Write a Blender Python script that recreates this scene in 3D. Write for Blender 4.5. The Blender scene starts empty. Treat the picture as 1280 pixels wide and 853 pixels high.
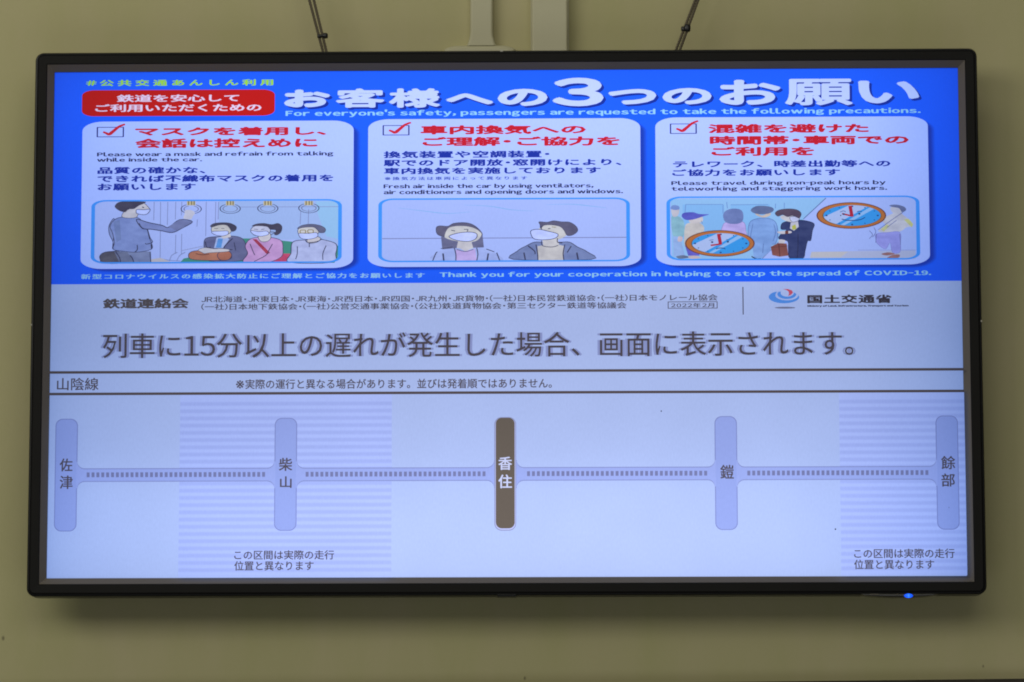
import bpy, bmesh, math, random
from mathutils import Vector, Matrix, Euler
from mathutils.geometry import tessellate_polygon
random.seed(7)
S = bpy.context.scene
C = S.collection

# ------------------------------------------------------------------ camera
TVZ = 2.45                               # height of the middle of the screen above the floor
F_PX, PW, PH = 4800.0, 1280.0, 853.0
CAM_LOC = Vector((0.110, -5.537, -0.825))            # relative to the middle of the screen
CAM_ROT = Euler((math.radians(98.18), math.radians(0.064), math.radians(1.05)), 'XYZ')
cd = bpy.data.cameras.new('camera')
cam = bpy.data.objects.new('camera', cd); C.objects.link(cam)
cam.location = CAM_LOC + Vector((0, 0, TVZ)); cam.rotation_euler = CAM_ROT
cd.sensor_width = 36.0; cd.lens = F_PX / PW * 36.0
cd.clip_start = 0.05; cd.clip_end = 60
S.camera = cam
# ------------------------------------------------------------------ world, lamps, exposure
wd = bpy.data.worlds.new('World'); S.world = wd; wd.use_nodes = True
bg = wd.node_tree.nodes['Background']
bg.inputs[0].default_value = (1.0, 0.96, 0.86, 1); bg.inputs[1].default_value = 0.07
S.view_settings.view_transform = 'Standard'; S.view_settings.look = 'None'
S.view_settings.exposure = 0; S.view_settings.gamma = 1
S.cycles.pixel_filter_type = 'BLACKMAN_HARRIS'; S.cycles.filter_width = 1.9
S.cycles.max_bounces = 6

def lamp(name, loc, aim, sx, sy, power, col):
    l = bpy.data.lights.new(name, 'AREA'); l.shape = 'RECTANGLE'; l.size = sx; l.size_y = sy
    l.energy = power; l.color = col
    o = bpy.data.objects.new(name, l); C.objects.link(o); o.location = loc
    o.rotation_euler = (Vector(aim) - Vector(loc)).to_track_quat('-Z', 'Y').to_euler()
    return o
# rows of ceiling light fittings in the station hall, the stronger ones to the left
lamp('ceiling_light_row', (-2.8, -3.7, TVZ + 1.25), (-0.1, 0, TVZ - 0.3), 2.6, 1.5, 44, (1.0, 0.98, 0.90))
lamp('ceiling_light_row', (0.2, -4.4, TVZ + 1.35), (0, 0, TVZ - 0.3), 3.2, 1.5, 28, (1.0, 0.98, 0.90))
lamp('ceiling_light_row', (-0.6, -1.25, TVZ + 1.8), (0, 0, TVZ - 0.9), 3.0, 0.7, 8, (1.0, 0.98, 0.90))
lamp('low_fill_light', (0.1, -3.4, TVZ - 2.3), (0.0, 0, TVZ - 0.8), 3.4, 1.6, 15, (0.86, 0.91, 1.0))  # unseen cool fill near the floor, added to brighten the lower wall

# ------------------------------------------------------------------ photo measurements -> metres
MR = CAM_ROT.to_matrix()
def ray(px, py, y=0.0):
    """where the line of sight through a photo pixel meets the vertical plane at depth y (panel coordinates)"""
    d = MR @ Vector(((px - PW / 2) / F_PX, -(py - PH / 2) / F_PX, -1.0))
    t = (y - CAM_LOC.y) / d.y
    p = CAM_LOC + d * t
    return p.x, p.z

def lin(c):
    out = []
    for v in c:
        v = v / 255.0
        out.append(v / 12.92 if v <= 0.04045 else ((v + 0.055) / 1.055) ** 2.4)
    return out

# ------------------------------------------------------------------ materials
MATS = {}; WASH = [False]
def nmat(name):
    m = bpy.data.materials.new(name); m.use_nodes = True
    return m, m.node_tree, m.node_tree.nodes['Principled BSDF']

# backlight: an edge-lit panel is unevenly bright across its width and height
grp = bpy.data.node_groups.new('panel_backlight', 'ShaderNodeTree')
grp.interface.new_socket('Gain', in_out='OUTPUT', socket_type='NodeSocketFloat')
gn, gl = grp.nodes, grp.links
tc = gn.new('ShaderNodeTexCoord'); sp = gn.new('ShaderNodeSeparateXYZ'); gl.new(tc.outputs['Object'], sp.inputs[0])
def curve(src, half, pts):
    mr = gn.new('ShaderNodeMapRange'); mr.inputs[1].default_value = -half; mr.inputs[2].default_value = half
    gl.new(src, mr.inputs[0])
    fc = gn.new('ShaderNodeFloatCurve'); gl.new(mr.outputs[0], fc.inputs['Value'])
    cv = fc.mapping.curves[0]
    while len(cv.points) > 2: cv.points.remove(cv.points[1])
    cv.points[0].location = pts[0]; cv.points[1].location = pts[-1]
    for p in pts[1:-1]: cv.points.new(*p)
    fc.mapping.update()
    return fc.outputs[0]
gx = curve(sp.outputs[0], 0.6645, [(0, .60), (.02, .70), (.07, .80), (.2, .92), (.5, 1.0), (.7, .99), (.85, .92), (.93, .79), (.975, .67), (1, .56)])
gz = curve(sp.outputs[2], 0.3735, [(0, .88), (.03, .98), (.12, 1.0), (.26, .85), (.4, .765), (.5, .725), (.58, .75), (.75, .84), (.9, .92), (.97, .90), (1, .84)])
grp.interface.new_socket('Tint', in_out='OUTPUT', socket_type='NodeSocketVector')
# towards the sides the panel loses red first and blue last
tint = gn.new('ShaderNodeCombineXYZ')
for ch, ex in ((0, .28), (2, -.32)):
    pw = gn.new('ShaderNodeMath'); pw.operation = 'POWER'; pw.inputs[1].default_value = ex
    gl.new(gx, pw.inputs[0]); gl.new(pw.outputs[0], tint.inputs[ch])
tint.inputs[1].default_value = 1.0
mu = gn.new('ShaderNodeMath'); mu.operation = 'MULTIPLY'; gl.new(gx, mu.inputs[0]); gl.new(gz, mu.inputs[1])
nz = gn.new('ShaderNodeTexNoise'); nz.inputs['Scale'].default_value = 9; nz.inputs['Detail'].default_value = 4
gl.new(tc.outputs['Object'], nz.inputs['Vector'])
nr = gn.new('ShaderNodeMapRange'); nr.inputs[1].default_value = .25; nr.inputs[2].default_value = .75
nr.inputs[3].default_value = .975; nr.inputs[4].default_value = 1.025
gl.new(nz.outputs[0], nr.inputs[0])
m2 = gn.new('ShaderNodeMath'); m2.operation = 'MULTIPLY'; gl.new(mu.outputs[0], m2.inputs[0]); gl.new(nr.outputs[0], m2.inputs[1])
# columns of the pixel grid, just visible
wv = gn.new('ShaderNodeTexNoise'); wv.inputs['Scale'].default_value = 1.0; wv.inputs['Detail'].default_value = 2
mp = gn.new('ShaderNodeMapping'); mp.inputs['Scale'].default_value = (420, 1, 160)
gl.new(tc.outputs['Object'], mp.inputs[0]); gl.new(mp.outputs[0], wv.inputs['Vector'])
wr = gn.new('ShaderNodeMapRange'); wr.inputs[1].default_value = .25; wr.inputs[2].default_value = .75
wr.inputs[3].default_value = .97; wr.inputs[4].default_value = 1.03
gl.new(wv.outputs[0], wr.inputs[0])
m3 = gn.new('ShaderNodeMath'); m3.operation = 'MULTIPLY'; gl.new(m2.outputs[0], m3.inputs[0]); gl.new(wr.outputs[0], m3.inputs[1])
go = gn.new('NodeGroupOutput'); gl.new(m3.outputs[0], go.inputs[0]); gl.new(tint.outputs[0], go.inputs[1])

def smat(c):
    """lit pixels of the display in one colour (sRGB 0-255)"""
    k = tuple(int(v) for v in c)
    key = (k, WASH[0])
    if key in MATS: return MATS[key]
    m, nt, b = nmat('display_%d_%d_%d' % k)
    b.inputs['Base Color'].default_value = (.005, .005, .005, 1); b.inputs['Roughness'].default_value = .38
    b.inputs['Specular IOR Level'].default_value = .10
    l = lin(k)
    g = nt.nodes.new('ShaderNodeGroup'); g.node_tree = grp
    s = nt.nodes.new('ShaderNodeMath'); s.operation = 'MULTIPLY'; s.inputs[1].default_value = 1.09
    nt.links.new(g.outputs[0], s.inputs[0]); nt.links.new(s.outputs[0], b.inputs['Emission Strength'])
    v = nt.nodes.new('ShaderNodeVectorMath'); v.operation = 'MULTIPLY'; v.inputs[0].default_value = l
    nt.links.new(g.outputs[1], v.inputs[1]); nt.links.new(v.outputs[0], b.inputs['Emission Color'])
    if WASH[0]:
        # drawings are printed in watercolour: pigment pools and thins a little
        t = nt.nodes.new('ShaderNodeTexCoord'); mp = nt.nodes.new('ShaderNodeMapping'); mp.inputs['Scale'].default_value = (1, 1, 1.9)
        n = nt.nodes.new('ShaderNodeTexNoise'); n.inputs['Scale'].default_value = 60; n.inputs['Detail'].default_value = 3; n.inputs['Roughness'].default_value = .5
        nt.links.new(t.outputs['Object'], mp.inputs[0]); nt.links.new(mp.outputs[0], n.inputs['Vector'])
        r = nt.nodes.new('ShaderNodeValToRGB')
        e = r.color_ramp.elements
        e[0].position = .32; e[0].color = (l[0] * .86, l[1] * .86, l[2] * .9, 1)
        e[1].position = .68; e[1].color = tuple(w * 1.08 + .015 for w in l) + (1,)
        nt.links.new(n.outputs[0], r.inputs[0]); nt.links.new(r.outputs[0], v.inputs[0])
    MATS[key] = m
    return m

def plain(name, col, rough=.5, spec=.5, bump=0.0, bscale=400, metal=0.0, var=0.0, vscale=3.0):
    m, nt, b = nmat(name)
    b.inputs['Base Color'].default_value = (*col, 1); b.inputs['Roughness'].default_value = rough
    b.inputs['Specular IOR Level'].default_value = spec; b.inputs['Metallic'].default_value = metal
    t = nt.nodes.new('ShaderNodeTexCoord')
    if bump:
        n = nt.nodes.new('ShaderNodeTexNoise'); n.inputs['Scale'].default_value = bscale; n.inputs['Detail'].default_value = 3
        nt.links.new(t.outputs['Object'], n.inputs['Vector'])
        bp = nt.nodes.new('ShaderNodeBump'); bp.inputs['Strength'].default_value = bump; bp.inputs['Distance'].default_value = .001
        nt.links.new(n.outputs[0], bp.inputs['Height']); nt.links.new(bp.outputs[0], b.inputs['Normal'])
    if var:
        n = nt.nodes.new('ShaderNodeTexNoise'); n.inputs['Scale'].default_value = vscale; n.inputs['Detail'].default_value = 6
        nt.links.new(t.outputs['Object'], n.inputs['Vector'])
        r = nt.nodes.new('ShaderNodeMapRange'); r.inputs[1].default_value = .3; r.inputs[2].default_value = .7
        r.inputs[3].default_value = 1 - var; r.inputs[4].default_value = 1 + var
        nt.links.new(n.outputs[0], r.inputs[0])
        v = nt.nodes.new('ShaderNodeVectorMath'); v.operation = 'SCALE'; v.inputs[0].default_value = col
        nt.links.new(r.outputs[0], v.inputs['Scale']); nt.links.new(v.outputs[0], b.inputs['Base Color'])
    return m

WALLC = (.475, .44, .225)
def wall_material():
    m, nt, b = nmat('painted_wall')
    b.inputs['Roughness'].default_value = .75; b.inputs['Specular IOR Level'].default_value = .2
    t = nt.nodes.new('ShaderNodeTexCoord')
    mp = nt.nodes.new('ShaderNodeMapping'); mp.inputs['Scale'].default_value = (1.0, 1.0, .35)
    nt.links.new(t.outputs['Object'], mp.inputs[0])
    a = nt.nodes.new('ShaderNodeTexNoise'); a.inputs['Scale'].default_value = 9; a.inputs['Detail'].default_value = 6; a.inputs['Roughness'].default_value = .6
    nt.links.new(mp.outputs[0], a.inputs['Vector'])
    cr = nt.nodes.new('ShaderNodeValToRGB')
    cr.color_ramp.elements[0].position = .3; cr.color_ramp.elements[0].color = (WALLC[0] * .955, WALLC[1] * .975, WALLC[2] * .93, 1)
    cr.color_ramp.elements[1].position = .7; cr.color_ramp.elements[1].color = (WALLC[0] * 1.04, WALLC[1] * 1.02, WALLC[2] * 1.10, 1)
    nt.links.new(a.outputs[0], cr.inputs[0])
    # little scuffs and specks of dirt with places of their own
    last = cr.outputs[0]
    for (px, py, r) in ((4, 798, .0028), (656, 848, .0022), (1229, 833, .0017)):
        x, z = ray(px, py, WALL_Y)
        d = nt.nodes.new('ShaderNodeVectorMath'); d.operation = 'SUBTRACT'; d.inputs[1].default_value = (x, WALL_Y, z + TVZ)
        nt.links.new(t.outputs['Object'], d.inputs[0])
        q = nt.nodes.new('ShaderNodeVectorMath'); q.operation = 'MULTIPLY'; q.inputs[1].default_value = (1, 0, .6)
        nt.links.new(d.outputs[0], q.inputs[0])
        ln = nt.nodes.new('ShaderNodeVectorMath'); ln.operation = 'LENGTH'; nt.links.new(q.outputs[0], ln.inputs[0])
        mr = nt.nodes.new('ShaderNodeMapRange'); mr.inputs[1].default_value = r * .35; mr.inputs[2].default_value = r
        mr.inputs[3].default_value = .65; mr.inputs[4].default_value = 0
        nt.links.new(ln.outputs['Value'], mr.inputs[0])
        mx = nt.nodes.new('ShaderNodeMix'); mx.data_type = 'RGBA'
        nt.links.new(mr.outputs[0], mx.inputs[0]); nt.links.new(last, mx.inputs[6]); mx.inputs[7].default_value = (.09, .075, .045, 1)
        last = mx.outputs[2]
    nt.links.new(last, b.inputs['Base Color'])
    n = nt.nodes.new('ShaderNodeTexNoise'); n.inputs['Scale'].default_value = 130; n.inputs['Detail'].default_value = 3
    nt.links.new(t.outputs['Object'], n.inputs['Vector'])
    bp = nt.nodes.new('ShaderNodeBump'); bp.inputs['Strength'].default_value = .25; bp.inputs['Distance'].default_value = .0012
    nt.links.new(n.outputs[0], bp.inputs['Height']); nt.links.new(bp.outputs[0], b.inputs['Normal'])
    return m

# ------------------------------------------------------------------ mesh helpers
def link(name, me, mat, parent=None, smooth=False):
    o = bpy.data.objects.new(name, me); C.objects.link(o)
    if mat is not None and len(me.materials) == 0: me.materials.append(mat)
    if parent: o.parent = parent
    if smooth:
        for p in me.polygons: p.use_smooth = True
    return o
def from_bm(name, bm, mat, parent=None, smooth=False):
    me = bpy.data.meshes.new(name); bmesh.ops.recalc_face_normals(bm, faces=bm.faces[:]); bm.to_mesh(me); bm.free()
    return link(name, me, mat, parent, smooth)
def box(bm, x0, x1, y0, y1, z0, z1, bev=0.0, seg=2):
    r = bmesh.ops.create_cube(bm, size=1)
    for v in r['verts']:
        v.co = Vector(((x0 + x1) / 2 + v.co.x * (x1 - x0), (y0 + y1) / 2 + v.co.y * (y1 - y0), (z0 + z1) / 2 + v.co.z * (z1 - z0)))
    if bev:
        es = list({e for v in r['verts'] for e in v.link_edges})
        bmesh.ops.bevel(bm, geom=es, offset=bev, segments=seg, affect='EDGES', profile=.5)
def tube(bm, pts, r, n=8, cap=True):
    rings = []
    for i, p in enumerate(pts):
        p = Vector(p); a = Vector(pts[max(i - 1, 0)]); b = Vector(pts[min(i + 1, len(pts) - 1)])
        d = (b - a).normalized()
        u = d.cross(Vector((0, 1, 0))).normalized(); w = d.cross(u)
        rings.append([bm.verts.new(p + (u * math.cos(2 * math.pi * k / n) + w * math.sin(2 * math.pi * k / n)) * r) for k in range(n)])
    for a, b in zip(rings, rings[1:]):
        for k in range(n): bm.faces.new((a[k], a[(k + 1) % n], b[(k + 1) % n], b[k]))
    if cap: bm.faces.new(rings[0]); bm.faces.new(rings[-1])
def rrect(x0, x1, z0, z1, rx, rz, n=8):
    out = []
    for cx, cz, a0 in ((x1 - rx, z1 - rz, 0), (x0 + rx, z1 - rz, 90), (x0 + rx, z0 + rz, 180), (x1 - rx, z0 + rz, 270)):
        for k in range(n + 1):
            a = math.radians(a0 + 90 * k / n); out.append((cx + rx * math.cos(a), cz + rz * math.sin(a)))
    return out

# ------------------------------------------------------------------ wall and what is fixed to it
WALL_Y = 0.088
wm = wall_material()
bm = bmesh.new(); box(bm, -3.2, 3.2, WALL_Y, WALL_Y + .12, 0, TVZ + 1.9)
o = from_bm('wall', bm, wm); o['kind'] = 'structure'

duct_m = plain('cream_plastic', (.50, .475, .30), .42, .4, bump=.08, bscale=60, var=.03, vscale=8)
def thing(name, label, cat, loc=(0, 0, 0), group=None):
    e = bpy.data.objects.new(name, None); C.objects.link(e); e.location = loc; e.empty_display_size = .05
    e['label'] = label; e['category'] = cat
    if group: e['group'] = group
    return e
def duct_profile(bm, xa, xb, z0, z1, y, dep, r, flare=0.0):
    """trunking: base channel and a snapped-on lid with rounded shoulders; flare widens its lower end"""
    n = 5; prof = [(0, 0)]
    for k in range(n + 1):
        a = math.pi * .5 * k / n; prof.append((r - r * math.cos(a), -(dep - r) - r * math.sin(a)))
    w = xb - xa
    prof += [(w - p[0], p[1]) for p in reversed(prof)]
    levels = [(z1, 0.0)]
    if flare: levels += [(z0 + .022, 0), (z0 + .014, flare * .15), (z0 + .007, flare * .5), (z0, flare)]
    else: levels += [(z0, 0.0)]
    rings = []
    for z, f in levels:
        rings.append([bm.verts.new((xa - f + p[0] * (w + 2 * f) / w, y + p[1], z)) for p in prof])
    for a, b in zip(rings, rings[1:]):
        for k in range(len(prof) - 1): bm.faces.new((a[k], a[k + 1], b[k + 1], b[k]))
    bm.faces.new(rings[0]); bm.faces.new(rings[-1])
zt = TVZ + 1.9
Wl = lambda px, py, y=WALL_Y: ray(px, py, y)
# narrow one
xa = Wl(588, 30)[0]; xb = Wl(616.5, 30)[0]; zb = Wl(600, 56.5, WALL_Y - .02)[1] + TVZ
t = thing('cable_trunking', 'narrow cream cable trunking dropping into a flared cover behind the top edge of the display', 'cable trunking', ((xa + xb) / 2, WALL_Y, zb))
bm = bmesh.new(); duct_profile(bm, xa, xb, zb, zt, WALL_Y, .018, .004, .005)
o = from_bm('trunking_lid', bm, duct_m); bm = bmesh.new()
me = o.data
for v in me.vertices: v.co -= t.location
o.parent = t
# the flared socket cover under it
ca, cb = Wl(555, 62)[0], Wl(645, 62)[0]
bm = bmesh.new()
prof = [(0, 0, 0), (0, .012, 0), (.004, .024, .0), (.012, .031, 0)]
cz1 = zb + .0008; cz0 = zb - .13
loops = []
for ins, dep in ((0, 0), (0, .012), (.001, .016), (.003, .019), (.007, .021)):
    lp = rrect(ca + ins, cb - ins, cz0 + ins, cz1 - ins, .024 - ins, .008 - ins * .5, 8)
    loops.append([bm.verts.new((x, WALL_Y - dep, z)) for x, z in lp])
for a, b in zip(loops, loops[1:]):
    for k in range(len(a)): bm.faces.new((a[k], a[(k + 1) % len(a)], b[(k + 1) % len(a)], b[k]))
bm.faces.new(loops[-1])
o = from_bm('socket_cover', bm, duct_m)
for v in o.data.vertices: v.co -= t.location
o.parent = t
# wide one
xa = Wl(663.5, 30)[0]; xb = Wl(711, 30)[0]
t = thing('cable_trunking', 'wide flat cream cable trunking running up the wall, right of the narrow one', 'cable trunking', ((xa + xb) / 2, WALL_Y, TVZ - .1))
bm = bmesh.new(); duct_profile(bm, xa + .0015, xb - .0015, TVZ - .1, zt, WALL_Y - .006, .020, .0035)
o = from_bm('trunking_lid', bm, duct_m)
for v in o.data.vertices: v.co -= t.location
o.parent = t
bm = bmesh.new(); box(bm, xa, xb, WALL_Y - .009, WALL_Y, TVZ - .1, zt - .01)
o = from_bm('trunking_base', bm, duct_m)
for v in o.data.vertices: v.co -= t.location
o.parent = t

# dark rail along the wall under the display
rail_m = plain('dark_rail', (.035, .030, .022), .5, .4, var=.2, vscale=30, bump=.2, bscale=200)
RY = WALL_Y - .03
xl, zl = ray(1070, 850.8, RY); xr, zr = ray(1280, 848.4, RY)
sl = (zr - zl) / (xr - xl)
def ztop(x): return zl + (x - xl) * sl + TVZ
bm = bmesh.new()
pts = []
for x in (-2.2, 2.2):
    pts.append([bm.verts.new((x, y, z)) for y, z in ((RY + .003, ztop(x)), (WALL_Y, ztop(x)), (WALL_Y, ztop(x) - .09), (RY, ztop(x) - .09), (RY, ztop(x) - .004))])
for k in range(5): bm.faces.new((pts[0][k], pts[0][(k + 1) % 5], pts[1][(k + 1) % 5], pts[1][k]))
bm.faces.new(pts[0]); bm.faces.new(pts[1])
o = from_bm('wall_rail', bm, rail_m)
o['label'] = 'dark brown rail along the wall just below the display'; o['category'] = 'rail'

# ------------------------------------------------------------------ the display
tv = thing('wall_display', 'large flat display in a black bezel showing a blue notice and a railway line map', 'display', (0, 0, TVZ))
HW, HH = .6645, .3735
bez_m = plain('black_bezel_plastic', (.0075, .0070, .0060), .55, .14, bump=.05, bscale=900, var=.08, vscale=15)
rim_m = plain('gloss_black_rim', (.005, .005, .005), .3, .22)
inner_m = plain('inner_bezel_plastic', (.135, .116, .090), .5, .3, var=.05)
back_m = plain('back_housing_metal', (.02, .02, .019), .6, .3)
OB = .0272
# bezel: cross-section swept round a rounded rectangle. (outwards from the lit area, depth)
def frame(name, prof, mat, radius_out=.0125, closed=False):
    bm = bmesh.new(); loops = []
    for off, y in prof:
        r = max(.0120 - (OB - off), .0006)
        lp = rrect(-HW - off, HW + off, -HH - off, HH + off, r, r, 6)
        loops.append([bm.verts.new((x, y, z)) for x, z in lp])
    prs = list(zip(loops, loops[1:]))
    if closed: prs.append((loops[-1], loops[0]))
    for a, b in prs:
        for k in range(len(a)): bm.faces.new((a[k], a[(k + 1) % len(a)], b[(k + 1) % len(a)], b[k]))
    return from_bm(name, bm, mat, tv)
OB = .0272
bez = frame('bezel', [(.0099, -.0124), (.0105, -.0132), (OB - .0052, -.0136), (OB - .0046, -.0122), (OB - .0040, -.0122), (OB - .0040, .022), (.0099, .022)], bez_m, closed=True)
rim = frame('bezel_rim', [(OB - .0036, -.0114), (OB - .0030, -.0122), (OB - .0012, -.0120), (OB, -.0106), (OB, .024), (OB - .0036, .024)], rim_m, .0135, closed=True)
inn = frame('inner_bezel', [(.0002, -.0034), (.0006, -.0038), (.0094, -.0124), (.0097, .010), (.0002, .010)], inner_m, .0085, closed=True)
# back housing, set in from the edge
bm = bmesh.new(); box(bm, -HW - .012, HW + .012, .003, .045, -HH - .012, HH + .010, .006)
from_bm('back_housing', bm, back_m, tv)
bm = bmesh.new(); box(bm, -.50, .50, .046, .070, -HH + .03, HH - .06, .008)
bk = from_bm('electronics_cover', bm, back_m, tv)
bm = bmesh.new(); box(bm, -.30, .30, .071, WALL_Y, -.2, .2, .002)
from_bm('wall_bracket', bm, back_m, tv)
# bright little clips where the rim sections meet
clip_m = plain('grey_clip', (.42, .40, .33), .35, .5)
for (px, py, w, h) in ((627, 67.2, .0045, .0022), (41.2, 406.5, .0020, .0028), (1227, 402, .0020, .0028)):
    x, z = ray(px, py, -.0095)
    if px == 627: z = HH + OB - .0006
    elif px < 600: x = -HW - OB + .0004
    else: x = HW + OB - .0004
    bm = bmesh.new(); box(bm, x - w / 2, x + w / 2, -.0130, .002, z - h / 2, z + h / 2, .0004, 1)
    from_bm('edge_clip', bm, clip_m, tv)
# sensor lip under the lower edge, with the power light
bm = bmesh.new()
x0, _ = ray(1076, 744); x1, _ = ray(1172, 744); zz = -HH - OB
n = 24; top = []; 
for i in range(n + 1):
    s = i / n; x = x0 + (x1 - x0) * s; d = .0042 * math.sin(math.pi * s) ** .6 if 0 < s < 1 else 0
    top.append([bm.verts.new((x, -.0122, zz + .0012)), bm.verts.new((x, -.0136, zz - d * .45)), bm.verts.new((x, -.0094, zz - d)), bm.verts.new((x, .010, zz - d)), bm.verts.new((x, .010, zz + .0012))])
for a, b in zip(top, top[1:]):
    for k in range(5): bm.faces.new((a[k], a[(k + 1) % 5], b[(k + 1) % 5], b[k]))
bm.faces.new(top[0]); bm.faces.new(top[-1])
lip = from_bm('sensor_window', bm, plain('smoked_plastic', (.03, .028, .022), .12, .6), tv, True)
lens_m = plain('lens_plastic', (.16, .14, .10), .2, .6)
for (px, w) in ((1092, .013), (1121, .003)):
    bm = bmesh.new(); x, _ = ray(px, 744); box(bm, x - w / 2, x + w / 2, -.0142, -.010, zz - .0006, zz + .0006, .0005, 1)
    from_bm('sensor_lens', bm, lens_m, lip)
m, nt, b = nmat('blue_power_light')
t = nt.nodes.new('ShaderNodeTexCoord'); ln = nt.nodes.new('ShaderNodeVectorMath'); ln.operation = 'LENGTH'
nt.links.new(t.outputs['Object'], ln.inputs[0])
cr = nt.nodes.new('ShaderNodeValToRGB'); nt.links.new(ln.outputs['Value'], cr.inputs[0])
mr = nt.nodes.new('ShaderNodeMapRange'); mr.inputs[1].default_value = 0; mr.inputs[2].default_value = .0085
nt.links.new(ln.outputs['Value'], mr.inputs[0]); nt.links.new(mr.outputs[0], cr.inputs[0])
e = cr.color_ramp.elements; e[0].color = (.30, .85, 1, 1); e[0].position = .04; e[1].color = (.001, .012, .25, 1); e[1].position = .95
k = e.new(.38); k.color = (.004, .10, 1, 1)
b.inputs['Base Color'].default_value = (.01, .03, .1, 1)
nt.links.new(cr.outputs[0], b.inputs['Emission Color']); b.inputs['Emission Strength'].default_value = 1.6
bm = bmesh.new(); bmesh.ops.create_uvsphere(bm, u_segments=20, v_segments=10, radius=1)
for v in bm.verts: v.co = Vector((v.co.x * .0066, v.co.y * .003, v.co.z * .0030))
x, z = ray(1135.5, 745, -.012)
led = from_bm('power_light', bm, m, lip, True); led.location = (x, -.0136, z)
# maker's boss in the middle of the lower edge
bm = bmesh.new(); x, _ = ray(634, 746); box(bm, x - .014, x + .014, -.0128, .012, zz - .0018, zz + .002, .0012)
from_bm('rim_latch', bm, rim_m, tv)

# ------------------------------------------------------------------ what the display shows
bm = bmesh.new()
vs = [bm.verts.new((x, 0, z)) for x, z in ((-HW, -HH), (HW, -HH), (HW, HH), (-HW, HH))]; bm.faces.new(vs)
WHITE = (180, 199, 253)
screen = from_bm('screen', bm, smat(WHITE), tv)

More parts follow.
